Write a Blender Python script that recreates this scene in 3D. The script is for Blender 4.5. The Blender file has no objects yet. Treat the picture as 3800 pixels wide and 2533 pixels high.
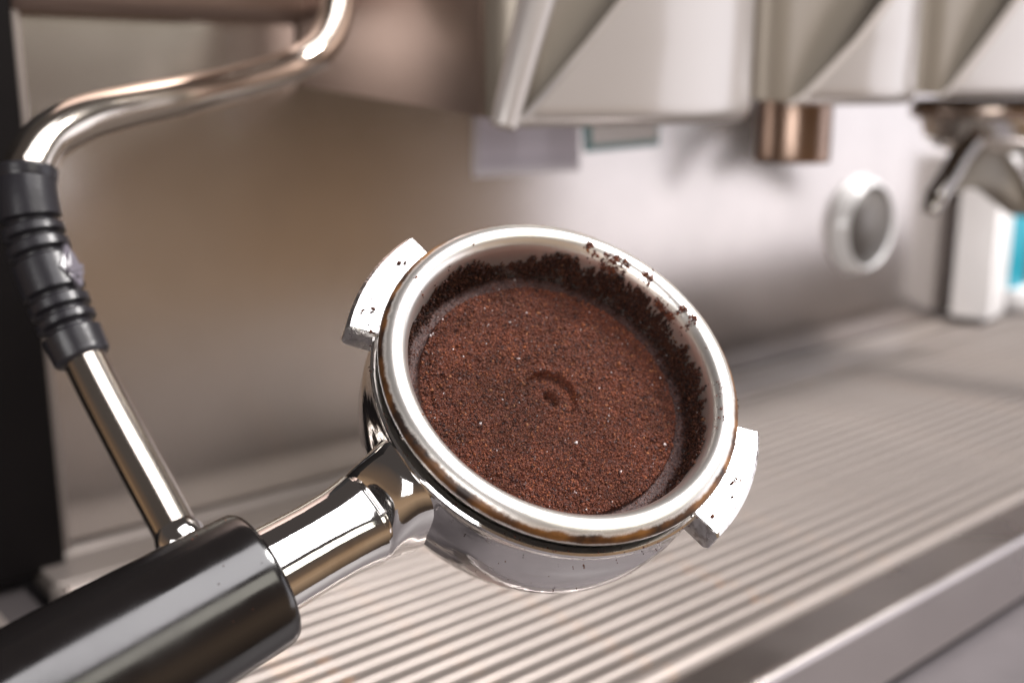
import bpy, bmesh, math, random
import numpy as np
from mathutils import Vector, Matrix

random.seed(7)
rng = np.random.default_rng(7)
sc = bpy.context.scene
COL = sc.collection
MM = 0.001

# ------------------------------------------------------------------ camera
YAW, PITCH = math.radians(49.5), math.radians(13.0)
CAM = Vector((0.0, 0.0, 0.18))
FW = Vector((math.cos(YAW)*math.cos(PITCH), math.sin(YAW)*math.cos(PITCH), -math.sin(PITCH)))
RT = Vector((math.sin(YAW), -math.cos(YAW), 0.0))
UP = RT.cross(FW)
cam_d = bpy.data.cameras.new('camera')
cam_d.sensor_width = 36.0
cam_d.lens = 4074/3800*36
cam_d.clip_start = 0.01
cam_d.clip_end = 60
cam_d.dof.use_dof = True
cam_d.dof.focus_distance = 0.197
cam_d.dof.aperture_fstop = 11.0
cam = bpy.data.objects.new('camera', cam_d)
COL.objects.link(cam)
cam.matrix_world = Matrix((
    (RT.x, UP.x, -FW.x, CAM.x),
    (RT.y, UP.y, -FW.y, CAM.y),
    (RT.z, UP.z, -FW.z, CAM.z),
    (0, 0, 0, 1)))
sc.camera = cam

# ------------------------------------------------------------------ world: dim warm cafe interior
w = bpy.data.worlds.new('World')
sc.world = w
w.use_nodes = True
nt = w.node_tree
bg = nt.nodes['Background']
tc = nt.nodes.new('ShaderNodeTexCoord')
sep = nt.nodes.new('ShaderNodeSeparateXYZ')
ramp = nt.nodes.new('ShaderNodeValToRGB')
mr = nt.nodes.new('ShaderNodeMapRange')
mr.inputs['From Min'].default_value = -1
mr.inputs['From Max'].default_value = 1
nt.links.new(tc.outputs['Generated'], sep.inputs[0])
nt.links.new(sep.outputs['Z'], mr.inputs['Value'])
nt.links.new(mr.outputs[0], ramp.inputs[0])
nt.links.new(ramp.outputs[0], bg.inputs['Color'])
e = ramp.color_ramp.elements
e[0].position = 0.12; e[0].color = (0.060, 0.042, 0.032, 1)
e[1].position = 0.72; e[1].color = (0.070, 0.060, 0.056, 1)
for ps, cl in ((0.33, (0.420, 0.285, 0.180)), (0.41, (0.370, 0.243, 0.148)), (0.50, (0.165, 0.110, 0.074))):
    m_ = ramp.color_ramp.elements.new(ps); m_.color = (*cl, 1)
bg.inputs['Strength'].default_value = 1.0

# ------------------------------------------------------------------ lamps
def area(name, loc, target, sx, sy, radiance, color):
    d = bpy.data.lights.new(name, 'AREA')
    d.shape = 'RECTANGLE'; d.size = sx; d.size_y = sy
    d.energy = radiance*math.pi*sx*sy
    d.color = color
    o = bpy.data.objects.new(name, d)
    COL.objects.link(o)
    o.location = loc
    dr = (Vector(target)-Vector(loc)).normalized()
    o.rotation_euler = dr.to_track_quat('-Z', 'Y').to_euler()
    return o
area('ceiling_panel_lamp', (0.42, -0.74, 2.00), (0.16, 0.10, 0.10), 1.6, 1.5, 5.8, (1.0, 0.97, 0.99))
area('ceiling_spot_lamp', (1.06, -0.42, 1.38), (0.14, 0.14, 0.12), 0.42, 0.42, 78.0, (1.0, 0.965, 0.94))
area('warm_ceiling_lamp', (0.65, -2.40, 1.50), (0.14, 0.14, 0.12), 1.6, 0.8, 3.4, (1.0, 0.96, 0.84))
area('right_window_lamp', (2.15, -0.85, 0.05), (0.6, 0.43, 0.08), 1.6, 1.7, 1.75, (0.90, 0.91, 1.0))
area('left_fill_lamp', (-1.75, -0.95, 0.50), (0.5, 0.4, 0.10), 1.1, 1.0, 9.0, (1.0, 0.98, 0.97))  # unseen fill, added to brighten the cover fronts and left-facing sides

# ------------------------------------------------------------------ exposure
sc.view_settings.view_transform = 'Standard'
sc.view_settings.look = 'None'
sc.view_settings.exposure = 0.0
sc.view_settings.gamma = 1.0
sc.view_settings.use_curve_mapping = False
sc.render.engine = 'CYCLES'
sc.cycles.use_denoising = True
sc.cycles.max_bounces = 10
sc.cycles.glossy_bounces = 6

# ================================================================== helpers
def P(xd, yd, z):
    """point at depth z along the view axis for a photograph position (2352 px wide)"""
    k = 3800/2352
    return CAM + z*(FW + RT*((xd*k-1900)/4074) - UP*((yd*k-1266.5)/4074))
def PY(xd, yd, Y):
    r = P(xd, yd, 1.0)-CAM
    return CAM + r*(Y/r.y)

def link(name, me, mat=None, parent=None, smooth=True):
    o = bpy.data.objects.new(name, me)
    COL.objects.link(o)
    if mat is not None: me.materials.append(mat)
    if smooth: me.polygons.foreach_set('use_smooth', [True]*len(me.polygons))
    if parent is not None: o.parent = parent
    return o
def mesh(name, verts, faces, mat=None, parent=None, smooth=True):
    me = bpy.data.meshes.new(name)
    me.from_pydata([tuple(v) for v in verts], [], [tuple(f) for f in faces])
    me.update()
    return link(name, me, mat, parent, smooth)
def from_bm(name, bm, mat=None, parent=None, smooth=True):
    me = bpy.data.meshes.new(name)
    bmesh.ops.recalc_face_normals(bm, faces=bm.faces[:])
    bm.to_mesh(me); bm.free()
    return link(name, me, mat, parent, smooth)
def sharp(o, deg=35):
    o.data.set_sharp_from_angle(angle=math.radians(deg))
    return o
def tag(o, label, cat=None, group=None, kind=None):
    o['label'] = label
    if cat: o['category'] = cat
    if group: o['group'] = group
    if kind: o['kind'] = kind
    return o
def empty(name, loc=(0, 0, 0), mw=None):
    o = bpy.data.objects.new(name, None)
    o.empty_display_size = 0.02
    COL.objects.link(o)
    if mw is not None: o.matrix_world = mw
    else: o.location = loc
    return o

def box(name, x0, x1, y0, y1, z0, z1, mat, parent=None, bev=0.0, seg=3):
    bm = bmesh.new()
    bmesh.ops.create_cube(bm, size=1)
    for v in bm.verts:
        v.co = Vector((x0+(v.co.x+.5)*(x1-x0), y0+(v.co.y+.5)*(y1-y0), z0+(v.co.z+.5)*(z1-z0)))
    if bev: bmesh.ops.bevel(bm, geom=bm.edges[:], offset=bev, segments=seg, profile=.5, affect='EDGES')
    return sharp(from_bm(name, bm, mat, parent))
def lathe(name, prof, mat, parent=None, seg=96, close=False, mw=None):
    """prof: list of (r, z) in metres, turned about local z"""
    n = len(prof); V = []; F = []
    for i in range(seg):
        a = 2*math.pi*i/seg; c, s = math.cos(a), math.sin(a)
        for r, z in prof: V.append((r*c, r*s, z))
    m = n if close else n-1
    for i in range(seg):
        j = (i+1) % seg
        for k in range(m):
            k2 = (k+1) % n
            F.append((i*n+k, j*n+k, j*n+k2, i*n+k2))
    if mw is not None: V = [mw @ Vector(v) for v in V]
    bm = bmesh.new()
    vs = [bm.verts.new(v) for v in V]
    for f in F: bm.faces.new([vs[i] for i in f])
    bmesh.ops.remove_doubles(bm, verts=bm.verts[:], dist=1e-7)
    return from_bm(name, bm, mat, parent)
def smooth_prof(pts, n=6):
    """Catmull-Rom through 2-D points"""
    out = []; p = [np.array(q, float) for q in pts]
    p = [2*p[0]-p[1]]+p+[2*p[-1]-p[-2]]
    for i in range(1, len(p)-2):
        for k in range(n):
            t = k/n
            out.append(tuple(.5*((2*p[i])+(-p[i-1]+p[i+1])*t+(2*p[i-1]-5*p[i]+4*p[i+1]-p[i+2])*t*t+(-p[i-1]+3*p[i]-3*p[i+1]+p[i+2])*t**3)))
    out.append(tuple(p[-2]))
    return out
def tube(name, path, radii, mat, parent=None, seg=24, caps=True):
    path = [Vector(p) for p in path]
    n = len(path)
    if not hasattr(radii, '__len__'): radii = [radii]*n
    T = [(path[min(i+1, n-1)]-path[max(i-1, 0)]).normalized() for i in range(n)]
    nv = T[0].orthogonal().normalized()
    bm = bmesh.new(); rings = []
    for i in range(n):
        nv = (nv-T[i]*nv.dot(T[i])).normalized(); b = T[i].cross(nv)
        rings.append([bm.verts.new(path[i]+radii[i]*(nv*math.cos(2*math.pi*k/seg)+b*math.sin(2*math.pi*k/seg))) for k in range(seg)])
    for i in range(n-1):
        for k in range(seg):
            bm.faces.new((rings[i][k], rings[i][(k+1) % seg], rings[i+1][(k+1) % seg], rings[i+1][k]))
    if caps:
        bm.faces.new(rings[0][::-1]); bm.faces.new(rings[-1])
    return sharp(from_bm(name, bm, mat, parent), 50)
def prism(name, poly, axis, a0, a1, mat, parent=None, bev=0.0, seg=2):
    """poly in the two other axes, extruded along axis ('x','y','z')"""
    def mk(p, a):
        return {'x': (a, p[0], p[1]), 'y': (p[0], a, p[1]), 'z': (p[0], p[1], a)}[axis]
    bm = bmesh.new()
    v0 = [bm.verts.new(mk(p, a0)) for p in poly]; v1 = [bm.verts.new(mk(p, a1)) for p in poly]
    n = len(poly)
    bm.faces.new(v0); bm.faces.new(v1[::-1])
    for i in range(n): bm.faces.new((v0[i], v0[(i+1) % n], v1[(i+1) % n], v1[i]))
    bmesh.ops.recalc_face_normals(bm, faces=bm.faces[:])
    if bev: bmesh.ops.bevel(bm, geom=bm.edges[:], offset=bev, segments=seg, profile=.5, affect='EDGES')
    return sharp(from_bm(name, bm, mat, parent))

def cr(pts, n=8):
    out = []; p = [Vector(q) for q in pts]
    p = [2*p[0]-p[1]]+p+[2*p[-1]-p[-2]]
    for i in range(1, len(p)-2):
        for k in range(n):
            t = k/n
            out.append(.5*((2*p[i])+(-p[i-1]+p[i+1])*t+(2*p[i-1]-5*p[i]+4*p[i+1]-p[i+2])*t*t+(-p[i-1]+3*p[i]-3*p[i+1]+p[i+2])*t**3))
    out.append(p[-2])
    return out
# ------------------------------------------------------------------ materials
def nodes_of(name):
    m = bpy.data.materials.new(name); m.use_nodes = True
    t = m.node_tree
    return m, t, t.nodes['Principled BSDF'], t.nodes.new, t.links.new
def mat(name, base, metal=0.0, rough=0.4, noise=0.0, nscale=60, stretch=(1, 1, 1), bump=0.0, bscale=400, rvar=0.0, coat=0.0, spec=0.5, tint=None, tscale=40, tamt=0.0):
    m, t, b, N, L = nodes_of(name)
    b.inputs['Base Color'].default_value = (*base, 1)
    b.inputs['Metallic'].default_value = metal
    b.inputs['Roughness'].default_value = rough
    b.inputs['Specular IOR Level'].default_value = spec
    b.inputs['Coat Weight'].default_value = coat
    b.inputs['Coat Roughness'].default_value = 0.10
    tc = N('ShaderNodeTexCoord'); mp = N('ShaderNodeMapping')
    mp.inputs['Scale'].default_value = stretch
    L(tc.outputs['Object'], mp.inputs[0])
    nz = N('ShaderNodeTexNoise'); nz.inputs['Scale'].default_value = nscale; nz.inputs['Detail'].default_value = 6
    L(mp.outputs[0], nz.inputs['Vector'])
    col = None
    if noise:
        mx = N('ShaderNodeMix'); mx.data_type = 'RGBA'
        mx.inputs['A'].default_value = (*[c*(1-noise) for c in base], 1)
        mx.inputs['B'].default_value = (*[min(1, c*(1+noise)) for c in base], 1)
        L(nz.outputs['Fac'], mx.inputs['Factor']); col = mx.outputs['Result']
    if tint:
        n2 = N('ShaderNodeTexNoise'); n2.inputs['Scale'].default_value = tscale; n2.inputs['Detail'].default_value = 5
        L(tc.outputs['Object'], n2.inputs['Vector'])
        r2 = N('ShaderNodeMapRange'); r2.inputs['From Min'].default_value = .58; r2.inputs['From Max'].default_value = .75
        r2.inputs['To Max'].default_value = tamt
        L(n2.outputs['Fac'], r2.inputs['Value'])
        mx = N('ShaderNodeMix'); mx.data_type = 'RGBA'
        if col is not None: L(col, mx.inputs['A'])
        else: mx.inputs['A'].default_value = (*base, 1)
        mx.inputs['B'].default_value = (*tint, 1)
        L(r2.outputs[0], mx.inputs['Factor']); col = mx.outputs['Result']
    if col is not None: L(col, b.inputs['Base Color'])
    if rvar:
        n3 = N('ShaderNodeTexNoise'); n3.inputs['Scale'].default_value = nscale*.35; n3.inputs['Detail'].default_value = 8
        L(mp.outputs[0], n3.inputs['Vector'])
        r3 = N('ShaderNodeMapRange'); r3.inputs['From Min'].default_value = .3; r3.inputs['From Max'].default_value = .7
        r3.inputs['To Min'].default_value = max(0.01, rough-rvar); r3.inputs['To Max'].default_value = rough+rvar
        L(n3.outputs['Fac'], r3.inputs['Value']); L(r3.outputs[0], b.inputs['Roughness'])
    if bump:
        n4 = N('ShaderNodeTexNoise'); n4.inputs['Scale'].default_value = bscale; n4.inputs['Detail'].default_value = 4
        L(mp.outputs[0], n4.inputs['Vector'])
        bp = N('ShaderNodeBump'); bp.inputs['Strength'].default_value = bump; bp.inputs['Distance'].default_value = 0.0004
        L(n4.outputs['Fac'], bp.inputs['Height']); L(bp.outputs[0], b.inputs['Normal'])
    return m

M_chrome = mat('polished_chrome', (.80, .785, .77), 1, .05, bump=.10, bscale=180, rvar=.035, nscale=150, tint=(.32, .2, .11), tscale=120, tamt=.25)
M_cast = mat('plated_cast_metal', (.66, .645, .635), 1, .27, noise=.12, nscale=500, bump=.8, bscale=520, rvar=.06, tint=(.16, .10, .07), tscale=420, tamt=.85)
M_body = mat('worn_chrome_body', (.90, .885, .875), 1, .06, noise=.06, bump=.14, bscale=260, rvar=.06, nscale=200, stretch=(1, 1, 2.5), tint=(.4, .3, .22), tscale=90, tamt=.2)
M_pipe = mat('steam_pipe_steel', (.72, .655, .58), 1, .15, bump=.06, bscale=150, rvar=.04)
M_panel = mat('brushed_back_panel', (.55, .515, .495), 1, .22, noise=.12, nscale=22, rvar=.035)
M_lip = mat('front_lip_steel', (.52, .475, .46), 1, .30, noise=.08, nscale=30, bump=.1, bscale=200, rvar=.08)
_b = M_panel.node_tree.nodes['Principled BSDF']
_t = M_panel.node_tree.nodes.new('ShaderNodeCombineXYZ'); _t.inputs[2].default_value = 1.0
M_panel.node_tree.links.new(_t.outputs[0], _b.inputs['Tangent'])
_b.inputs['Anisotropic'].default_value = 0.52
M_tray = mat('tray_steel', (.255, .221, .201), .42, .38, noise=.08, nscale=30, bump=.1, bscale=200, rvar=.08, tint=(.46, .36, .28), tscale=14, tamt=.4)
M_bar = mat('grate_steel', (.255, .221, .201), .42, .40, noise=.08, nscale=40, bump=.08, bscale=250, rvar=.06, tint=(.44, .28, .18), tscale=45, tamt=.5)
M_groove = mat('shaded_groove', (.055, .042, .033), .1, .5, noise=.3, nscale=60)  # near-black base puts the shade between the grate bars into the colour
M_basin = mat('basin_steel', (.17, .145, .145), .8, .45, noise=.15, nscale=40)
M_hblack = mat('glossy_black_plastic', (.006, .005, .005), 0, .17, bump=.12, bscale=90, rvar=.08, nscale=220, spec=.9, coat=0)
M_rubber = mat('black_rubber', (.016, .015, .018), 0, .30, bump=.10, bscale=900, rvar=.05, spec=.4)
M_black = mat('matt_black_panel', (.005, .004, .004), 0, .6, noise=.2, spec=.08)
M_cover = mat('satin_grey_cover', (.36, .33, .315), .25, .28, noise=.04, nscale=25, spec=.5, coat=1.0)
M_wedge = mat('dark_satin_steel', (.24, .21, .175), .6, .42, noise=.08, nscale=20)
M_side = mat('brown_grey_side', (.36, .28, .245), 1, .40, noise=.06, nscale=12)
M_white = mat('white_card', (.85, .83, .83), 0, .35, noise=.03)
M_teal = mat('teal_print', (.005, .27, .36), 0, .4, noise=.1)
M_blue = mat('blue_print', (.05, .17, .62), 0, .4, noise=.05)
M_counter = mat('counter_laminate', (.11, .098, .102), 0, .45, noise=.15, nscale=60)
M_emblem = mat('highlit_emblem_rubber', (.12, .11, .13), 0, .3, spec=.8)  # base lighter than the sleeve rubber, in place of a highlight on the badge

# ================================================================== SETTING
ct = box('counter', -0.3, 1.6, 0.06, 1.1, -0.080, -0.036, M_counter)
ct['kind'] = 'structure'

# ================================================================== ESPRESSO MACHINE
YP = 0.434
mach = empty('espresso_machine', (0.5, 0.6, -0.036))
mach_inv = Matrix.Translation((-0.5, -0.6, 0.036))
tag(mach, 'stainless steel espresso machine with brushed back panel and grey group covers', 'espresso machine')
def mpart(o):
    o.parent = mach; o.matrix_parent_inverse = mach_inv
    return o
mpart(box('back_panel', 0.131, 1.45, YP, YP+.012, -0.034, 0.30, M_panel, bev=.0012))
mpart(box('side_panel', -0.15, 0.1285, YP-.012, YP+.30, -0.006, 0.42, M_black, bev=.002))
mpart(box('panel_edge_trim', 0.1290, 0.1325, YP-.006, YP+.0, -0.002, 0.30, M_tray, bev=.0012))
mpart(box('chassis', -0.15, 1.45, YP+.30, YP+.45, -0.036, 0.42, M_black, bev=.002))
# upper housing above the panel
mpart(prism('upper_housing', [(YP-.006, .207), (YP-.010, .212), (YP-.014, .42), (YP+.25, .42), (YP+.25, .310), (YP+.013, .310), (YP+.013, .301), (YP-.002, .301), (YP-.002, .207)], 'x', 0.129, 1.45, M_side, bev=.0015))

def group_cover(px_bl, px_br, px_tl, Yf, x_side, px_trim0, px_trim1, tw, ztop=.30, slope=True):
    """body with a rounded front corner, and a shield plate whose left edge runs diagonally"""
    bl = PY(*px_bl, Yf); br = PY(*px_br, Yf); tl = PY(*px_tl, Yf)
    zb = (bl.z+br.z)/2
    k = (ztop-bl.z)/(tl.z-bl.z)
    xt = bl.x+(tl.x-bl.x)*k
    cv = empty('group_cover', (bl.x, YP, zb))
    inv = Matrix.Translation((-bl.x, -YP, -zb))
    mpart(cv)
    # body plan outline (x, y) with rounded front-left corner; bottom slopes up to the back
    rad = .016; yb = Yf+.006
    x1 = br.x-.004
    plan = [(x_side, YP-.0015)]
    for i in range(9):
        a = math.pi+math.pi/2*i/8
        plan.append((x_side+rad+rad*math.cos(a), yb+rad+rad*math.sin(a)))
    plan += [(x1, yb), (x1, YP-.0015)]
    bm = bmesh.new()
    zlo = lambda y: zb+.0012+(y-Yf)*(.085 if slope else 0.0)
    v0 = [bm.verts.new((x, y, zlo(y))) for x, y in plan]; v1 = [bm.verts.new((x, y, ztop)) for x, y in plan]
    bm.faces.new(v0); bm.faces.new(v1)
    n = len(plan)
    for i in range(n): bm.faces.new((v0[i], v0[(i+1) % n], v1[(i+1) % n], v1[i]))
    bo = sharp(from_bm('body', bm, M_wedge), 50)
    bo.parent = cv; bo.matrix_parent_inverse = inv
    if px_trim0 is not None:
        sp_ = prism('side_tone_plate', [(YP-.0025, zlo(YP)+.0002), (yb+rad, zlo(yb+rad)+.0002), (yb+rad, ztop-.001), (YP-.0025, ztop-.001)], 'x', x_side-.0022, x_side-.0004, M_side, bev=.0004)  # added plate; its brown stands in for the room reflected on this side
        sp_.parent = cv; sp_.matrix_parent_inverse = inv
    # shield: curved plate (slightly convex in plan, rounded right end)
    NX, NZ = 30, 12
    ZS = [0, .0004, .0012, .0024, .0040, .0060, .008]+[.008+(ztop-zb-.008)*q/6 for q in range(1, 7)]
    V = []; F = []
    for side in (0, 1):
        for j in range(NZ+1):
            z = zb+ZS[j]
            xl = bl.x+(xt-bl.x)*ZS[j]/(ztop-zb)
            for i in range(NX+1):
                s = i/NX
                x = xl+(br.x-xl)*s
                d = (br.x-x)
                y = Yf-.015*math.sin(math.pi*min(1, (x-bl.x)/(br.x-bl.x)))
                if ZS[j] < .007: y += (.007-math.sqrt(.007**2-(.007-ZS[j])**2))*.8
                R = .020
                if d < R: y += R-math.sqrt(max(0, R*R-(R-d)**2))
                V.append((x, y+side*.0045, z))
    W = NX+1; O = W*(NZ+1)
    for j in range(NZ):
        for i in range(NX):
            a = j*W+i
            F.append((a, a+1, a+W+1, a+W)); F.append((O+a, O+a+W, O+a+W+1, O+a+1))
    for i in range(NX):
        F.append((i, O+i, O+i+1, i+1)); t = NZ*W+i; F.append((t, t+1, O+t+1, O+t))
    for j in range(NZ):
        a = j*W; F.append((a, a+W, O+a+W, O+a)); a = j*W+NX; F.append((a, O+a, O+a+W, a+W))
    bm = bmesh.new(); vs = [bm.verts.new(v) for v in V]
    for f in F: bm.faces.new([vs[q] for q in f])
    sh = sharp(from_bm('shield', bm, M_cover), 40)
    sh.parent = cv; sh.matrix_parent_inverse = inv
    # leaning rounded trim down the front-left corner
    if px_trim0 is None: return cv, bl, br
    p0 = PY(*px_trim0, Yf+.006); p1 = PY(*px_trim1, Yf+.006)
    kk = (ztop-.001-p0.z)/(p1.z-p0.z); pt = p0+(p1-p0)*kk
    zt = zb+.0005
    p0 = p0+(p1-p0)*((zt-p0.z)/(p1.z-p0.z))
    tr = tube('corner_trim', [p0, p0+(pt-p0)*.05, p0+(pt-p0)*.5, pt], [tw*.9, tw, tw*1.45, tw*2.0], M_cover, seg=40)
    tr.parent = cv; tr.matrix_parent_inverse = inv
    return cv, bl, br
g1, b1, r1 = group_cover((1196, 290), (1752, 282), (1388, 0), .285, .250, (1157, 285), (1232, 0), .0050)
g2, b2, r2 = group_cover((1836, 243), (2112, 238), (1988, 0), .285, b1.x+.152-.008, None, None, 0)
g3, b3, r3 = group_cover((2180, 226), (2500, 222), (2300, 0), .285, b2.x+.122-.006, None, None, 0)

# chrome brewing block below the second cover
c2 = PY(1818, 372, .315)
pr = smooth_prof([(.0172, 0), (.0178, .003), (.0178, .028), (.0185, .031), (.0185, .040)], 3)
gh = lathe('brew_spout', [(0, .0004), (.0165, 0)]+pr, mat('brown_mirrored_chrome', (.30, .215, .17), 1, .28), None, 48, mw=Matrix.Translation((c2.x, c2.y, c2.z)))  # brown base stands in for surroundings mirrored in the chrome
mpart(gh)
# round port on the panel: a short tube with a recessed grey face
pc = Vector((.700, YP, .0845))
pr = [(0, 0), (0, 0), (.0284, .0070), (.0286, .0096), (.0294, .0104), (.0306, .0098), (.0335, .0055), (.0362, -.001)]
pm = Matrix.Translation((pc.x-.004, YP-.0005, pc.z)) @ Matrix.Rotation(math.radians(90), 4, 'X')
port = empty('round_port', (pc.x, YP, pc.z)); mpart(port)
ring = lathe('ring', smooth_prof(pr[2:], 4), mat('white_ring', (.90, .89, .90), 0, .25, coat=1.0), None, 64, mw=pm)
disc = lathe('face', [(0, .0082), (.0284, .0082), (.0285, .0070)], mat('grey_port_face', (.12, .108, .10), 0, .4, noise=.1), None, 64, mw=pm)
for o in (ring, disc):
    o.parent = port; o.matrix_parent_inverse = Matrix.Translation((-pc.x, -YP, -pc.z))
# stickers on the panel
def sticker(name, px, th, m, hang=0):
    q = [PY(x, y, YP) for x, y in px]
    return mpart(prism(name, [(p.x, p.z) for p in q], 'y', YP-.0004-th, YP-.0004, m))
M_label = mat('pale_lilac_label', (.50, .46, .53), 0, .35, noise=.35, nscale=120, stretch=(.05, 1, 1.6))
M_clear = mat('clear_label_margin', (.42, .385, .39), .3, .3)
sticker('instruction_label', [(1085, 262), (1330, 258), (1330, 392), (1085, 408)], .0003, M_clear)
q = sticker('label_print', [(1098, 262), (1322, 258), (1322, 376), (1098, 390)], .0003, M_label); q.location.y = -.0004
sticker('teal_bordered_label', [(1336, 258), (1512, 256), (1512, 334), (1342, 350)], .0003, mat('teal_border', (.10, .30, .32), 0, .4))
q = sticker('label_panel', [(1356, 258), (1506, 256), (1506, 320), (1356, 334)], .0003, M_white); q.location.y = -.0004

# ================================================================== DRIP TRAY
tray = empty('drip_tray', (0.6, 0.31, -0.034))
tinv = Matrix.Translation((-0.6, -0.31, 0.034))
tag(tray, 'stainless steel drip tray with rolled front edge below the machine', 'drip tray')
def tpart(o):
    o.parent = tray; o.matrix_parent_inverse = tinv
    return o
XL, XR = .0885, 1.40
GXA = .118
M_shelf = mat('dull_shelf_steel', (.13, .115, .115), .5, .4, noise=.15, nscale=40)
def arc(cx, cy, r, a0, a1, n=7):
    return [(cx+r*math.cos(math.radians(a0+(a1-a0)*i/n)), cy+r*math.sin(math.radians(a0+(a1-a0)*i/n))) for i in range(n+1)]
front = [(.2045, -.004), (.2045, -.0016)]+[(.1905, -.0016)]+arc(.1885, -.0046, .003, 90, 180)+[(.1855, -.0300), (.1885, -.0300), (.1885, -.0060), (.2045, -.0060)]
tpart(prism('front_lip', front, 'x', XL, XR, M_lip))
tpart(prism('back_ledge', [(.4325, -.012), (.4325, -.0005), (.4290, -.0005), (.4275, -.0030), (.4040, -.0030), (.4020, -.0060), (.4020, -.012)], 'x', .1185, XR, M_tray))
tpart(prism('left_rim', [(XL, -.032), (XL, -.003)]+arc(XL+.003, -.003, .003, 180, 0)+[(XL+.006, -.032)], 'y', .2046, .4318, M_tray))
tpart(box('left_shelf', XL+.0062, GXA-.0055, .2050, .4310, -.0140, -.0110, M_shelf))
tpart(box('basin', XL+.001, XR-.001, .1895, .4315, -.0330, -.0300, M_basin))
tpart(box('right_rim', XR-.006, XR-.0005, .2046, .4018, -.0295, -.002, M_tray, bev=.001))

# ================================================================== GRATE
grate = empty('drip_grate', (0.6, 0.30, -0.02))
tag(grate, 'slotted stainless steel grate of long parallel bars on the drip tray', 'grate')
ginv = Matrix.Translation((-0.6, -0.30, 0.02))
GX0, GX1 = .118, 1.385
def bar_mesh(wd, ht):
    pts = [(-wd/2, -ht)]+[(-wd/2*math.cos(math.pi*i/8), -ht*.42+ht*.42*math.sin(math.pi*i/8)) for i in range(9)]+[(wd/2, -ht)]
    n = len(pts)
    V = [(0, y, z) for y, z in pts]+[(GX1-GX0, y, z) for y, z in pts]
    F = [(i, (i+1) % n, n+(i+1) % n, n+i) for i in range(n)]+[tuple(range(n))[::-1], tuple(range(n, 2*n))]
    me = bpy.data.meshes.new('bar'); me.from_pydata(V, [], F); me.update()
    me.polygons.foreach_set('use_smooth', [True]*len(me.polygons))
    me.set_sharp_from_angle(angle=math.radians(40))
    return me
bm_thin = bar_mesh(.0050, .0075); bm_thin.materials.append(M_bar)
bm_edge = bar_mesh(.0078, .0085); bm_edge.materials.append(M_bar)
NB = 21
WELDX = (.165, .308)
def gpart(o):
    o.parent = grate; o.matrix_parent_inverse = ginv
    return o
for i in range(NB):
    y = .2195+i*(.3795-.2195)/(NB-1)
    o = bpy.data.objects.new('bar', bm_thin); COL.objects.link(o)
    o.location = (GX0, y, 0.0+random.uniform(-.0002, .0002)); gpart(o)
for nm, y in (('front_bar', .2095), ('back_bar', .3915)):
    o = bpy.data.objects.new(nm, bm_edge); COL.objects.link(o)
    o.location = (GX0, y, .0012); gpart(o)
gpart(box('under_plate', GX0+.001, GX1, .2062, .3955, -.0110, -.0082, M_groove))
for x in (.1215, .45, .80, 1.15):
    gpart(box('cross_bar', x-.003, x+.003, .2135, .3872, -.0080, -.0062, M_bar))
M_weld = mat('rusty_weld', (.22, .115, .055), .2, .6, noise=.4, nscale=300)
wm = bpy.data.meshes.new('weld_mark'); bmw = bmesh.new()
bmesh.ops.create_icosphere(bmw, subdivisions=1, radius=1.0); bmw.to_mesh(wm); bmw.free(); wm.materials.append(M_weld)
wm.polygons.foreach_set('use_smooth', [True]*len(wm.polygons))
for xw in WELDX:
    for i in range(NB-1):
        if random.random() < .22: continue
        y = .2195+(i+.5)*(.3795-.2195)/(NB-1)
        o = bpy.data.objects.new('weld_mark', wm); COL.objects.link(o)
        k = random.uniform(.6, 1.25)
        o.location = (xw+random.uniform(-.0012, .0012), y+random.uniform(-.0006, .0006), -.0030)
        o.scale = (.0030*k, .0017*k, .0016); o.rotation_euler.z = random.uniform(-.4, .4); gpart(o)
eb = gpart(box('end_plate', GX0-.005, GX0-.0004, .2055, .3960, -.0080, .0014, M_bar, bev=.002))

# ================================================================== STEAM WAND
wand = empty('steam_wand', tuple(P(781, -130, .405)))
tag(wand, 'bent chrome steam wand with black rubber grip hanging at the left', 'steam wand')
winv = Matrix.Translation(-P(781, -130, .405))
wp = [P(781, -130, .405), P(778, -40, .402), P(768, 48, .398), P(728, 118, .390), P(650, 160, .378), P(540, 194, .352), P(420, 222, .322), P(300, 246, .300), P(190, 275, .283), P(108, 322, .272), P(68, 385, .266), P(62, 420, .265)]
def wpart(o, par=None):
    o.parent = par or wand; o.matrix_parent_inverse = winv if par is None else Matrix.Identity(4)
    return o
wpart(tube('pipe', cr(wp, 8), .0060, M_pipe, seg=32))
# rubber grip sleeve
sp = cr([P(60, 388, .2655), P(62, 450, .2645), P(76, 530, .264), P(102, 610, .263), P(132, 690, .262), P(164, 765, .261), P(193, 828, .2605)], 30)
L = [0]
for a, b in zip(sp[:-1], sp[1:]): L.append(L[-1]+(b-a).length)
tot = L[-1]
groove = [.275, .365, .455, .665, .755, .835]
rr = []
for d in L:
    t = d/tot
    r = .0067+.0006*math.sin(math.pi*min(1, t*1.05))
    if t < .06: r += .0005*(1-(t/.06))+.0002
    for g in groove:
        q = (t-g)/.021
        if abs(q) < 1: r -= .0018*(1-q*q)**.5
    if t > .97: r -= .0010*((t-.97)/.03)**2
    if t < .012: r -= .0006*(1-t/.012)
    rr.append(r)
gripo = wpart(tube('grip_sleeve', sp, rr, M_rubber, seg=40))
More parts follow.
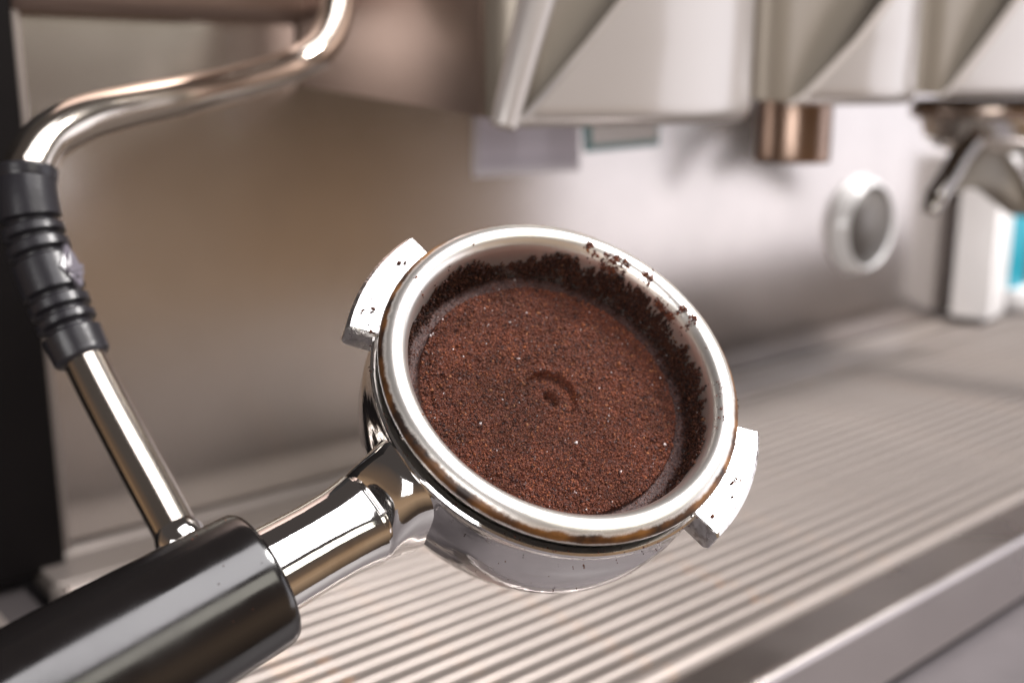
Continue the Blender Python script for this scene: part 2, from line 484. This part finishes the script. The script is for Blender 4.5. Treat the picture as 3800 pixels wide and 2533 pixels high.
# embossed badge on the sleeve: a diamond plate with a raised angular mark
ip = min(range(len(sp)), key=lambda i: abs(L[i]/tot-.56))
c0 = sp[ip]; ax = (sp[ip+1]-sp[ip-1]).normalized()
toc = (CAM-c0).normalized()
sd = ax.cross(toc).normalized()
if sd.dot(RT) < 0: sd = -sd
nrm = (toc*.62+sd*.78); nrm = (nrm-ax*nrm.dot(ax)).normalized()
ts = ax.cross(nrm).normalized()
rb = .0072
def onsleeve(a, s, h):   # a along axis, s around, h above surface
    th = s/rb
    return c0+ax*a+(nrm*math.cos(th)+ts*math.sin(th))*(rb+h)
def badge(poly, h0, h1, name, par):
    n = len(poly)
    V = [onsleeve(a, s, h0) for a, s in poly]+[onsleeve(a, s, h1) for a, s in poly]
    F = [tuple(range(n, 2*n))]+[(i, (i+1) % n, n+(i+1) % n, n+i) for i in range(n)]
    bm = bmesh.new(); vs = [bm.verts.new(v) for v in V]
    for f in F: bm.faces.new([vs[i] for i in f])
    return wpart(from_bm(name, bm, M_emblem, smooth=False), par)
dia = [(-.0056, 0), (-.0030, .0018), (0, .0034), (.0030, .0018), (.0056, 0), (.0030, -.0018), (0, -.0034), (-.0030, -.0018)]
em = badge(dia, -.0004, .0007, 'badge', gripo)
for pl in ([(-.0006, -.0030), (.0006, -.0030), (.0022, .0022), (.0008, .0024)], [(-.0034, .0002), (-.0026, .0008), (.0008, .0026), (.0002, .0014)], [(.0012, -.0026), (.0022, -.0018), (.0034, .0004), (.0026, .0006)]):
    badge(pl, .0005, .0013, 'badge_mark', gripo)
# lower pipe and tip
lo = [P(182, 800, .2608), P(240, 915, .256), P(310, 1045, .2505), P(370, 1155, .246), P(404, 1218, .2432)]
wpart(tube('lower_pipe', cr(lo, 4), .0049, M_pipe, seg=32))
tp = [P(402, 1214, .2434), P(412, 1232, .2426), P(424, 1254, .2418), P(432, 1268, .2412), P(436, 1276, .2409)]
wpart(tube('steam_tip', tp, [.0049, .0056, .0056, .0048, .0028], M_chrome, seg=32))

# ================================================================== THINGS AT THE FAR RIGHT
# portafilter locked into the third group
Y3 = .335
pf = empty('locked_portafilter', tuple(PY(2275, 250, Y3)))
tag(pf, 'blurred chrome double spout portafilter locked in the far right group', 'portafilter')
o3 = PY(2275, 250, Y3)
pinv = Matrix.Translation(-o3)
def ppart(o):
    o.parent = pf; o.matrix_parent_inverse = pinv
    return o
sz = (PY(2275, 330, Y3)-PY(2275, 250, Y3)).length
ppart(lathe('collar', smooth_prof([(.044, .006), (.047, .003), (.047, -.004), (.044, -.006)], 3)+[(0, -.006)], mat('brass_collar', (.40, .33, .29), 1, .25), None, 64, mw=Matrix.Translation(o3)))
ppart(lathe('bowl', smooth_prof([(.042, -.006), (.040, -.012), (.036, -.020), (.022, -.026), (.008, -.028)], 4)+[(0, -.028)], M_chrome, None, 64, mw=Matrix.Translation(o3)))
sp3 = cr([PY(x, y, Y3-.012) for x, y in [(2136, 484), (2150, 452), (2183, 398), (2212, 350), (2250, 312), (2295, 298), (2345, 318), (2378, 372), (2392, 440), (2396, 484)]], 5)
ppart(tube('double_spout', sp3, [.0050]*4+[.0064]*(len(sp3)-8)+[.0050]*4, mat('dark_chrome', (.42, .39, .37), 1, .08)))
web = [(2190, 448), (2212, 398), (2245, 356), (2282, 340), (2318, 352), (2346, 392), (2372, 450), (2368, 500), (2345, 478), (2305, 444), (2268, 428), (2232, 430)]
ppart(prism('spout_web', [(q.x, q.z) for q in (PY(x, y, Y3-.006) for x, y in web)], 'y', Y3-.006, Y3+.010, mat('dark_olive', (.20, .17, .13), .3, .45), bev=.0008))  # dark olive plate filling the arch of the spout
ppart(tube('handle', [o3+Vector((0, -.030, -.014)), o3+Vector((.012, -.07, -.018)), o3+Vector((.030, -.15, -.024))], [.009, .012, .013], M_hblack))

def rot_box(name, cx, cy, hx, hy, z0, z1, ang, m, label, cat, bev=.001):
    bm = bmesh.new(); bmesh.ops.create_cube(bm, size=1)
    c, s = math.cos(ang), math.sin(ang)
    for v in bm.verts: v.co = Vector((v.co.x*2*hx, v.co.y*2*hy, (v.co.z+.5)*(z1-z0)))
    bmesh.ops.bevel(bm, geom=bm.edges[:], offset=bev, segments=2, profile=.5, affect='EDGES')
    o = sharp(from_bm(name, bm, m)); o.location = (cx, cy, z0); o.rotation_euler.z = ang
    return tag(o, label, cat)
k0 = P(2262, 726, .80)
wb = rot_box('white_carton', .847, .4155, .021, .0150, .0030, .128, math.radians(10), M_white, 'overexposed white carton standing on the grate under the far spout', 'carton')
dx, dy = .905, .4125
tl = rot_box('teal_packet', dx-.007, dy+.008, .018, .0100, .0188, .088, 0.0, M_teal, 'teal packet with blue edge standing on the pale dish at the right border', 'packet')
be = box('edge_stripe', -.0186, -.0182, -.0095, .0095, .004, .066, M_blue, tl)
du = lathe('dish', smooth_prof([(.010, .0), (.016, .0015), (.0180, .008), (.0190, .0155), (.0182, .0170), (.017, .0165)], 3)+[(0, .0165)], M_white, None, 48)
du.location = (dx, dy, .0015)
tag(du, 'small pale round dish under the teal packet at the right border', 'dish')

# ================================================================== PORTAFILTER (main subject)
RIM = Vector((0.13570381, 0.14361887, 0.12939801))
NRM = Vector((-0.19320457, -0.65783311, 0.72796126)).normalized()
U = (RT-NRM*RT.dot(NRM)).normalized()
V_ = NRM.cross(U)
FR = Matrix(((U.x, V_.x, NRM.x, RIM.x), (U.y, V_.y, NRM.y, RIM.y), (U.z, V_.z, NRM.z, RIM.z), (0, 0, 0, 1)))
BASE = FR @ Matrix.Translation((0, 0, -.034))
INVB = Matrix.Translation((0, 0, .034))
def local_of(xd, yd, depth):
    """photo position -> local (x, y) on the plane depth below the rim"""
    o = RIM-NRM*depth; r = P(xd, yd, 1.0)-CAM
    t = (o-CAM).dot(NRM)/r.dot(NRM); q = CAM+r*t-o
    return q.dot(U), q.dot(V_)
pfm = empty('portafilter', mw=BASE)
tag(pfm, 'chrome portafilter with glossy black handle held up full of used coffee', 'portafilter')
def fpart(o, par=None):
    o.parent = par or pfm
    if par is None: o.matrix_parent_inverse = Matrix.Identity(4); o.data.transform(INVB)
    return o
mm = lambda L: [(a*MM, b*MM) for a, b in L]
# body of revolution
bp = mm([(30.2, -24), (33.6, -16), (33.9, -5), (34.0, -4.3), (34.2, -4.0), (35.3, -3.9), (35.7, -4.2), (35.8, -4.8)])+smooth_prof(mm([(35.6, -5.4), (35.15, -7.0), (35.2, -11), (35.5, -15), (35.2, -20), (34.2, -24.2), (31.2, -28.4), (25.5, -31.6), (16, -33.6), (4, -34)]), 6)+[(0, -.034)]
body = fpart(sharp(lathe('body', bp, M_body, None, 160), 40))
# lugs
def lug(a0, a1):
    bm = bmesh.new(); n = 22
    prof = [(34.6, -3.0), (40.2, -2.7), (40.9, -3.3), (41.0, -7.6), (40.2, -8.4), (34.6, -8.9)]
    rings = []
    for i in range(n+1):
        a = math.radians(a0+(a1-a0)*i/n)
        dz = -.6*(i/n)
        rings.append([bm.verts.new((r*MM*math.cos(a), r*MM*math.sin(a), (z+dz*.6)*MM)) for r, z in prof])
    m = len(prof)
    for i in range(n):
        for k in range(m):
            bm.faces.new((rings[i][k], rings[i][(k+1) % m], rings[i+1][(k+1) % m], rings[i+1][k]))
    ends = [bm.faces.new(rings[0][::-1]), bm.faces.new(rings[-1])]
    bmesh.ops.recalc_face_normals(bm, faces=bm.faces[:])
    ed = list({e for f in ends for e in f.edges})
    bmesh.ops.bevel(bm, geom=ed, offset=.0004, segments=2, profile=.5, affect='EDGES')
    return fpart(sharp(from_bm('lug', bm, M_cast), 25))
lug(137.5, 175.5)
lug(-45.5, -6.8)
# neck (loft along the handle direction)
HA = math.radians(-141)
hx, hy = math.cos(HA), math.sin(HA); bx, by = -hy, hx
secs = [(64, -12.3, -27.6, 7.8, 2.3), (58, -12.5, -27.5, 7.6, 2.3), (52, -12.6, -27.4, 7.5, 2.3), (47, -12.5, -27.6, 7.6, 2.4), (43.5, -12.2, -27.9, 7.9, 2.6), (41.9, -11.9, -28.1, 8.2, 2.7), (41.6, -12.4, -27.8, 7.7, 2.7), (41.2, -12.4, -27.8, 7.7, 2.7),
        (40.9, -11.6, -28.1, 8.0, 2.7), (40.2, -10.0, -28.4, 8.05, 2.7), (39.1, -8.3, -28.9, 8.1, 2.7), (37.9, -6.9, -29.3, 8.2, 2.7), (36.8, -5.9, -29.8, 8.3, 2.7), (35.7, -5.3, -30.2, 8.6, 2.7), (34.4, -5.0, -30.4, 9.0, 2.7), (32.5, -5.0, -30.4, 9.5, 2.7)]
bm = bmesh.new(); rings = []; SG = 72
for r, zt, zb, wd, ex in secs:
    ring_ = []
    for k in range(SG):
        a = 2*math.pi*k/SG; c, s = math.cos(a), math.sin(a)
        px = math.copysign(abs(c)**(2/ex), c)*wd
        pz = math.copysign(abs(s)**(2/ex), s)*(zt-zb)/2+(zt+zb)/2
        # a raised rib runs along the lower camera-side edge
        for ac in (math.radians(-52), math.radians(180+52)):
            d = (a-ac+math.pi) % (2*math.pi)-math.pi
            q = 1+.11*math.exp(-(d/.085)**2)
            px *= q; pz = (pz-(zt+zb)/2)*q+(zt+zb)/2
        ring_.append(bm.verts.new(((hx*r+bx*px)*MM, (hy*r+by*px)*MM, pz*MM)))
    rings.append(ring_)
for i in range(len(rings)-1):
    for k in range(SG):
        bm.faces.new((rings[i][k], rings[i][(k+1) % SG], rings[i+1][(k+1) % SG], rings[i+1][k]))
bm.faces.new(rings[0]); bm.faces.new(rings[-1][::-1])
neck = fpart(sharp(from_bm('neck', bm, M_chrome), 60))
# black handle
hp = [(0, 62.3), (8.2, 62.3), (8.6, 62.0), (10.9, 61.9), (11.7, 62.15), (12.1, 62.9), (12.2, 64)]+[(12.2+.75*t+.25*math.sin(math.pi*t), 64+46*t) for t in np.linspace(.05, 1, 16)]+[(13.4, 120), (13.9, 132), (14.1, 146), (13.7, 158), (12.4, 167), (9.6, 173), (5, 175.4), (0, 176)]
hm = Matrix(((bx, 0, hx, 0), (by, 0, hy, 0), (0, 1, 0, -.0200), (0, 0, 0, 1)))
handle = fpart(sharp(lathe('handle', mm(hp), M_hblack, None, 96, mw=hm), 45))

# ------------------------------------------------------------------ filter basket
def basket_material():
    m, t, b, N, L = nodes_of('stained_basket_steel')
    b.inputs['Metallic'].default_value = .75
    tc = N('ShaderNodeTexCoord'); sx = N('ShaderNodeSeparateXYZ'); L(tc.outputs['Object'], sx.inputs[0])
    def math_(op, a, bb=None):
        n = N('ShaderNodeMath'); n.operation = op
        for i, v in enumerate((a, bb)):
            if v is None: continue
            if isinstance(v, (int, float)): n.inputs[i].default_value = v
            else: L(v, n.inputs[i])
        return n.outputs[0]
    r = math_('SQRT', math_('ADD', math_('MULTIPLY', sx.outputs[0], sx.outputs[0]), math_('MULTIPLY', sx.outputs[1], sx.outputs[1])))
    nz = N('ShaderNodeTexNoise'); nz.inputs['Scale'].default_value = 420; nz.inputs['Detail'].default_value = 8; nz.inputs['Roughness'].default_value = .7
    L(tc.outputs['Object'], nz.inputs['Vector'])
    nl = N('ShaderNodeTexNoise'); nl.inputs['Scale'].default_value = 45; nl.inputs['Detail'].default_value = 3
    L(tc.outputs['Object'], nl.inputs['Vector'])
    # stain band: on the outside of the rolled lip
    edge = math_('ADD', r, math_('MULTIPLY', math_('SUBTRACT', nz.outputs['Fac'], .5), .0013))
    edge = math_('ADD', edge, math_('MULTIPLY', math_('SUBTRACT', nl.outputs['Fac'], .5), .0020))
    a = N('ShaderNodeMapRange'); a.interpolation_type = 'SMOOTHSTEP'
    a.inputs['From Min'].default_value = .0335; a.inputs['From Max'].default_value = .0343; L(edge, a.inputs['Value'])
    zz = math_('ADD', sx.outputs[2], math_('MULTIPLY', math_('SUBTRACT', nz.outputs['Fac'], .5), .0014))
    c = N('ShaderNodeMapRange'); c.interpolation_type = 'SMOOTHSTEP'
    c.inputs['From Min'].default_value = -.0013; c.inputs['From Max'].default_value = -.0006; L(zz, c.inputs['Value'])
    mask = math_('MULTIPLY', a.outputs[0], c.outputs[0])
    n2 = N('ShaderNodeTexNoise'); n2.inputs['Scale'].default_value = 160; n2.inputs['Detail'].default_value = 6; L(tc.outputs['Object'], n2.inputs['Vector'])
    rp = N('ShaderNodeValToRGB'); L(n2.outputs['Fac'], rp.inputs[0])
    el = rp.color_ramp.elements
    el[0].position = .36; el[0].color = (.020, .010, .007, 1); el[1].position = .70; el[1].color = (.27, .120, .030, 1)
    x = el.new(.5); x.color = (.105, .042, .012, 1)
    mx = N('ShaderNodeMix'); mx.data_type = 'RGBA'; mx.inputs['A'].default_value = (.88, .85, .81, 1)
    L(rp.outputs[0], mx.inputs['B']); L(mask, mx.inputs['Factor']); L(mx.outputs['Result'], b.inputs['Base Color'])
    mt = N('ShaderNodeMapRange'); mt.inputs['To Min'].default_value = .92; mt.inputs['To Max'].default_value = .25; L(mask, mt.inputs['Value']); L(mt.outputs[0], b.inputs['Metallic'])
    rg = N('ShaderNodeMapRange'); rg.inputs['To Min'].default_value = .30; rg.inputs['To Max'].default_value = .45; L(mask, rg.inputs['Value']); L(rg.outputs[0], b.inputs['Roughness'])
    bp = N('ShaderNodeBump'); bp.inputs['Strength'].default_value = .12; bp.inputs['Distance'].default_value = .0003; L(nz.outputs['Fac'], bp.inputs['Height']); L(bp.outputs[0], b.inputs['Normal'])
    return m
M_basket = basket_material()
bas = empty('filter_basket', mw=FR)
tag(bas, 'round steel filter basket with coffee stained rim seated in the portafilter', 'filter basket')
lip = smooth_prof(mm([(29.4, -3.0), (29.5, -1.4), (29.9, -.1), (30.7, .95), (31.8, 1.45), (32.9, 1.35), (33.9, .85), (34.65, .15), (34.98, -.6)]), 6)+mm([(34.98, -1.5), (34.75, -1.95), (34.1, -2.15), (29.9, -2.2)])
lathe('rim', lip, M_basket, bas, 200)
lathe('wall', mm([(29.4, -3.0), (29.3, -10), (29.0, -22), (28.4, -23)])+[(0, -.023)], M_basket, bas, 120)

# ------------------------------------------------------------------ coffee puck
def fft_noise(n, beta, lo=1.0, seed=0):
    g = np.random.default_rng(seed)
    k = np.fft.fftfreq(n)[:, None]**2+np.fft.fftfreq(n)[None, :]**2
    k[0, 0] = 1
    f = np.fft.fft2(g.standard_normal((n, n)))*k**(-beta/4)
    f[0, 0] = 0
    x = np.real(np.fft.ifft2(f)); return x/x.std()
ZC = -9.0
NG = 420
gs = np.linspace(-29.2, 29.2, NG)
GXm, GYm = np.meshgrid(gs, gs, indexing='ij')
RR = np.hypot(GXm, GYm)
nA = fft_noise(NG, .9, seed=1); nB = fft_noise(NG, 2.6, seed=2)
sst = lambda a, b, x: (lambda t: t*t*(3-2*t))(np.clip((x-a)/(b-a), 0, 1))
edge_r = 25.7+.12*fft_noise(NG, 2.2, seed=5)
step = sst(-.16, .16, RR-edge_r)
cx_, cy_ = [q*1000 for q in local_of(1264, 908, .009)]
cd_ = np.hypot(GXm-cx_, GYm-cy_)
H = -1.05*step + (.13*nA+.12*nB)*(1-.8*step) - .45*np.clip(fft_noise(NG, 1.2, seed=17)-1.35, 0, 1.2)*(1-step)
# imprint of the screw: a disc pressed in, deepest on its far side, with a small pit
tilt = .5+.5*np.clip(((GXm-cx_)*.35+(GYm-cy_)*.95)/5.2, -1, 1)
pit = np.hypot(GXm-cx_-.15, GYm-cy_+.15)+.18*nB
H += -(.55+.95*tilt)*(1-sst(5.2, 5.55, cd_+.08*nB))
H += .40*np.exp(-((pit-2.7)/.8)**2) - 1.35*(1-sst(1.0, 1.9, pit))
H += .22*np.exp(-((cd_-5.9)/.45)**2)*(.4+.6*tilt)
H += .10*np.clip(fft_noise(NG, 1.8, seed=9), -1, 2)*(1-step)*.6
# shallow scar lines near the edge of the puck
sca = np.exp(-((RR-23.9-.3*nB)/.22)**2)*np.clip(fft_noise(NG, 2.4, seed=12), 0, 1)
H -= .35*sca
HZ = ZC+H
def sample(a, x, y):
    i = np.clip(((x+29.2)/58.4*(NG-1)).round().astype(int), 0, NG-1); j = np.clip(((y+29.2)/58.4*(NG-1)).round().astype(int), 0, NG-1)
    return a[i, j]
idx = -np.ones((NG, NG), int); inside = RR < 29.1
idx[inside] = np.arange(inside.sum())
verts = np.stack([GXm[inside], GYm[inside], HZ[inside]], 1)*MM
q = np.stack([idx[:-1, :-1], idx[1:, :-1], idx[1:, 1:], idx[:-1, 1:]], -1).reshape(-1, 4)
q = q[(q >= 0).all(1)]
def np_mesh(name, V, F, mat_, parent, col=None, smooth=False):
    me = bpy.data.meshes.new(name)
    k = F.shape[1]
    me.vertices.add(len(V)); me.vertices.foreach_set('co', np.ascontiguousarray(V, np.float32).ravel())
    me.loops.add(F.size); me.loops.foreach_set('vertex_index', np.ascontiguousarray(F, np.int32).ravel())
    me.polygons.add(len(F)); me.polygons.foreach_set('loop_start', np.arange(0, F.size, k, dtype=np.int32))
    me.update(calc_edges=True)
    if col is not None:
        at = me.color_attributes.new('grain', 'FLOAT_COLOR', 'POINT')
        at.data.foreach_set('color', np.ascontiguousarray(np.concatenate([col, np.ones((len(col), 1))], 1), np.float32).ravel())
    me.materials.append(mat_)
    if smooth: me.polygons.foreach_set('use_smooth', np.ones(len(F), bool))
    o = bpy.data.objects.new(name, me); COL.objects.link(o); o.parent = parent
    return o
def grain_colors(n, g):
    pal = np.array([(.125, .038, .020), (.088, .026, .015), (.034, .012, .010), (.175, .058, .024), (.090, .052, .048), (.24, .10, .045), (.46, .40, .40)])
    pr = np.array([.34, .33, .17, .08, .06, .015, .005])
    c = pal[g.choice(len(pal), n, p=pr)]
    return c*g.uniform(.82, 1.18, (n, 1))
def coffee_mat():
    m, t, b, N, L = nodes_of('coffee_grain')
    a = N('ShaderNodeAttribute'); a.attribute_name = 'grain'
    L(a.outputs['Color'], b.inputs['Base Color'])
    b.inputs['Roughness'].default_value = .6; b.inputs['Specular IOR Level'].default_value = .22
    return m
M_grain = coffee_mat()
def puck_mat():
    m, t, b, N, L = nodes_of('pressed_coffee')
    tc = N('ShaderNodeTexCoord'); n1 = N('ShaderNodeTexNoise'); n1.inputs['Scale'].default_value = 2200; n1.inputs['Detail'].default_value = 5
    L(tc.outputs['Object'], n1.inputs['Vector'])
    a = N('ShaderNodeAttribute'); a.attribute_name = 'grain'
    mx = N('ShaderNodeMix'); mx.data_type = 'RGBA'; mx.blend_type = 'MULTIPLY'; mx.inputs['Factor'].default_value = 1
    rp = N('ShaderNodeValToRGB'); L(n1.outputs['Fac'], rp.inputs[0])
    rp.color_ramp.elements[0].position = .35; rp.color_ramp.elements[0].color = (.4, .38, .4, 1)
    rp.color_ramp.elements[1].position = .7; rp.color_ramp.elements[1].color = (1.5, 1.4, 1.3, 1)
    L(a.outputs['Color'], mx.inputs['A']); L(rp.outputs[0], mx.inputs['B']); L(mx.outputs['Result'], b.inputs['Base Color'])
    b.inputs['Roughness'].default_value = .6
    b.inputs['Specular IOR Level'].default_value = .18
    bp = N('ShaderNodeBump'); bp.inputs['Strength'].default_value = .6; bp.inputs['Distance'].default_value = .0002
    L(n1.outputs['Fac'], bp.inputs['Height']); L(bp.outputs[0], b.inputs['Normal'])
    return m
puck = empty('coffee_puck', mw=FR @ Matrix.Translation((0, 0, -.0145)))
PINV = Matrix.Translation((0, 0, .0145))
tag(puck, 'spent reddish brown coffee puck with a round dent, packed in the basket', 'coffee puck')
st = step[inside][:, None]
base_c = np.array([.090, .026, .015])*(1-st)+np.array([.080, .051, .049])*st  # outer band: own grey-brown, raised to include its sheen in the colour
po = np_mesh('puck_surface', verts, q, puck_mat(), puck, base_c, True); po.data.transform(PINV)
# irregular grain template: jittered octahedra
OCT = np.array([(1, 0, 0), (-1, 0, 0), (0, 1, 0), (0, -1, 0), (0, 0, 1), (0, 0, -1)], float)
OF = np.array([(0, 2, 4), (2, 1, 4), (1, 3, 4), (3, 0, 4), (2, 0, 5), (1, 2, 5), (3, 1, 5), (0, 3, 5)])
def grains(name, pos, size, parent, seed, flat=.7, inv=None, dark=1.0, tone=False):
    g = np.random.default_rng(seed); n = len(pos)
    t = OCT[None]*g.uniform(.55, 1.35, (n, 6, 1))*np.array([1.15, .85, flat])
    # random rotations
    qn = g.standard_normal((n, 4)); qn /= np.linalg.norm(qn, axis=1)[:, None]
    a, b, c, d = qn.T
    R = np.stack([np.stack([a*a+b*b-c*c-d*d, 2*(b*c-a*d), 2*(b*d+a*c)], -1), np.stack([2*(b*c+a*d), a*a-b*b+c*c-d*d, 2*(c*d-a*b)], -1), np.stack([2*(b*d-a*c), 2*(c*d+a*b), a*a-b*b-c*c+d*d], -1)], 1)
    V = np.einsum('nij,nkj->nki', R, t)*size[:, None, None]+pos[:, None, :]
    F = (OF[None]+6*np.arange(n)[:, None, None]).reshape(-1, 3)
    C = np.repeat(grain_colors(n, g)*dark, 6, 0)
    if tone:
        tn_ = fft_noise(256, 2.4, seed=41); ii = np.clip(((pos[:, 0]+30)/60*255).astype(int), 0, 255); jj = np.clip(((pos[:, 1]+30)/60*255).astype(int), 0, 255)
        q_ = np.clip(tn_[ii, jj], -2, 2)
        C = C*np.repeat(1+.16*q_[:, None]*np.array([1.15, .95, .85]), 6, 0)
    o = np_mesh(name, V.reshape(-1, 3)*MM, F, M_grain, parent, C)
    if inv is not None: o.data.transform(inv)
    o['kind'] = 'stuff'
    return o
# grains on the puck surface
n = 110000
ra = 25.6*np.sqrt(rng.random(n)); an = rng.random(n)*2*np.pi
gx, gy = ra*np.cos(an), ra*np.sin(an)
size = np.clip(rng.lognormal(math.log(.112), .50, n), .05, .5)
gz = sample(HZ, gx, gy)+size*rng.uniform(-.35, .30, n)
big = rng.random(n) < .012; size[big] = rng.uniform(.24, .46, big.sum())
keep = rng.random(n) < 1-.85*sample(step, gx, gy)
grains('coffee_grounds', np.stack([gx, gy, gz], 1)[keep], size[keep], puck, 11, inv=PINV, tone=True)
# sparse fine grains on the smooth outer band
n = 5200
ra = rng.uniform(25.7, 28.8, n); an = rng.random(n)*2*np.pi
gx, gy = ra*np.cos(an), ra*np.sin(an); size = np.clip(rng.lognormal(math.log(.11), .35, n), .05, .3)
grains('band_grounds', np.stack([gx, gy, sample(HZ, gx, gy)+size*rng.uniform(-.3, .4, n)], 1), size, puck, 12, inv=PINV)
# grounds clinging to the inside wall
tn = 720
def ring_noise(beta, seed):
    g = np.random.default_rng(seed); k = np.abs(np.fft.fftfreq(tn)); k[0] = 1
    f = np.fft.fft(g.standard_normal(tn))*k**(-beta/2); f[0] = 0
    x = np.real(np.fft.ifft(f)); return x/x.std()
th_deg = np.arange(tn)/2.0   # 0..360
env = np.zeros(tn)
for i, d in enumerate(th_deg):
    d2 = (d+180) % 360-180     # -180..180
    if -75 < d2 < 178:
        env[i] = np.interp(d2, [-75, -55, -30, 0, 30, 55, 80, 105, 135, 160, 178], [.0, .55, .80, .86, .92, .95, .80, .62, .62, .55, .2])
hgt = np.clip(env*(1+.26*ring_noise(1.1, 3)+.05*ring_noise(.3, 4)), 0, 1.12)   # fraction of the wall covered (0 puck .. 1 lip)
thick = np.clip(.8+.5*ring_noise(1.5, 6), .1, 1.6)
n = 70000
ti = rng.integers(0, tn, n); td = np.radians(th_deg[ti]+rng.uniform(0, .5, n))
hf = rng.random(n)**.9
ok = hf < hgt[ti]
ti, td, hf = ti[ok], td[ok], hf[ok]
clump = fft_noise(256, 1.9, seed=21)
cl = clump[(th_deg[ti]*2.2).astype(int) % 256, (hf*60).astype(int)]
tk = np.clip(thick[ti]*(.55+.55*cl), .05, 2.1)*(1-.55*hf/np.maximum(hgt[ti], .05))+.1
tk = tk+1.5*np.exp(-hf/.14)
z = ZC-.5+hf*(ZC*-1-.9)
r = 29.35-rng.random(len(td))*tk
ok = (cl > -1.1) | (rng.random(len(td)) < .35)
size = np.clip(rng.lognormal(math.log(.17), .4, len(td)), .07, .5)
grains('wall_grounds', np.stack([r*np.cos(td), r*np.sin(td), z], 1)[ok], size[ok], puck, 13, inv=PINV, dark=.36, flat=.85)  # grain colour darkened to stand in for shade on the inner wall

# ------------------------------------------------------------------ loose crumbs on rim, lugs, neck
pos = []; siz = []
def lip_z(r):
    pts = np.array(lip)*1000
    return np.interp(r, pts[:49, 0], pts[:49, 1]) if r < 34.9 else -.6
def clumpat(xd, yd, cnt, spread, depth=-.001, s=.2):
    x, y = local_of(xd, yd, depth)
    x *= 1000; y *= 1000
    for _ in range(int(cnt*2.3)):
        dx, dy = rng.normal(0, spread*1.35), rng.normal(0, spread*1.35)
        rr_ = math.hypot(x+dx, y+dy)
        if rr_ < 29.3: f_ = 29.3/rr_
        else: f_ = 1
        zz = lip_z(rr_*f_) if rr_*f_ > 29.5 else rng.uniform(-2.5, -.8)
        pos.append(((x+dx)*f_, (y+dy)*f_, zz+abs(rng.normal(0, spread*.5)))); siz.append(min(.5, rng.lognormal(math.log(s), .35)))
clumpat(1353, 566, 26, .32); clumpat(1368, 578, 10, .25)
clumpat(1395, 592, 40, .40); clumpat(1415, 600, 60, .50); clumpat(1436, 606, 45, .45); clumpat(1408, 612, 50, .5)
clumpat(1482, 632, 30, .32); clumpat(1492, 644, 24, .30); clumpat(1497, 622, 5, .12)
clumpat(1520, 690, 60, .55); clumpat(1545, 712, 40, .4); clumpat(1568, 712, 40, .42); clumpat(1592, 733, 34, .33); clumpat(1584, 744, 16, .25)
for _ in range(150):
    x, y = rng.uniform(930, 1660), rng.uniform(540, 1000)
    lx, ly = local_of(x, y, -.0012); r_ = math.hypot(lx, ly)*1000
    if 29.3 < r_ < 31.4: clumpat(x, y, int(rng.integers(1, 4)), .12, s=.12)
for (x, y) in [(1650, 880), (1657, 890), (1652, 905), (1650, 958), (1655, 940), (1662, 965), (1490, 655), (955, 640), (1008, 640), (1035, 605), (975, 670)]: clumpat(x, y, 4, .18, s=.13)
grains('rim_crumbs', np.array(pos), np.array(siz)*1.05, puck, 31, inv=PINV)
# on the lugs
pos = []; siz = []
def speck(xd, yd, s, depth=.0027, cnt=1):
    x, y = local_of(xd, yd, depth)
    for _ in range(cnt): pos.append((x*1000+rng.normal(0, s*.5), y*1000+rng.normal(0, s*.5), -depth*1000+s*.35)); siz.append(s)
for x, y, s in [(858, 710, .28), (865, 705, .16), (833, 713, .2), (917, 604, .26), (930, 602, .24), (905, 655, .12), (893, 650, .12), (868, 655, .1), (845, 745, .16), (855, 752, .14), (850, 762, .2), (856, 765, .22), (868, 712, .1), (840, 735, .1), (862, 690, .08), (880, 640, .08),
                (1690, 1100, .24), (1682, 1108, .22), (1700, 1103, .2), (1675, 1120, .18), (1683, 1140, .2), (1668, 1155, .14), (1635, 1183, .26), (1725, 1010, .14), (1715, 1015, .12), (1728, 1062, .12), (1726, 1075, .1), (1690, 1165, .1), (1650, 1160, .1), (1700, 1080, .08)]:
    speck(x, y, s, cnt=3 if s > .19 else 1)
for _ in range(70):
    a = math.radians(rng.choice([rng.uniform(139, 174), rng.uniform(-44, -9)])); r = rng.uniform(36.6, 40)
    pos.append((r*math.cos(a), r*math.sin(a), -2.95+.03)); siz.append(rng.uniform(.04, .10))
for _ in range(60):   # collar edge below the rim
    a = math.radians(rng.uniform(-180, -45)); r = rng.uniform(35.2, 36.2)
    pos.append((r*math.cos(a), r*math.sin(a), -3.15)); siz.append(rng.uniform(.05, .14))
for _ in range(60):   # outer edge of the basket lip on the right
    a = math.radians(rng.uniform(-30, 40)); pos.append((35.0*math.cos(a), 35.0*math.sin(a), rng.uniform(-1.6, -.2))); siz.append(rng.uniform(.05, .15))
HR = lambda r_, a_, rad_: ((hx*r_+bx*rad_*math.cos(a_)), (hy*r_+by*rad_*math.cos(a_)), -20+rad_*math.sin(a_))
for _ in range(26):   # stray grains on handle and neck
    pos.append(HR(rng.uniform(64, 100), rng.uniform(.2, 3.0), 12.45)); siz.append(rng.uniform(.05, .16))
for _ in range(16):
    pos.append(HR(rng.uniform(43, 60), rng.uniform(.6, 2.4), 7.6)); siz.append(rng.uniform(.04, .12))
for _ in range(40):   # on the bowl
    a = math.radians(rng.uniform(-130, -50)); pos.append((35.35*math.cos(a), 35.35*math.sin(a), rng.uniform(-20, -6))); siz.append(rng.uniform(.04, .13))
lc = grains('lug_crumbs', np.array(pos), np.array(siz)*1.7, puck, 32, inv=PINV, dark=.7)
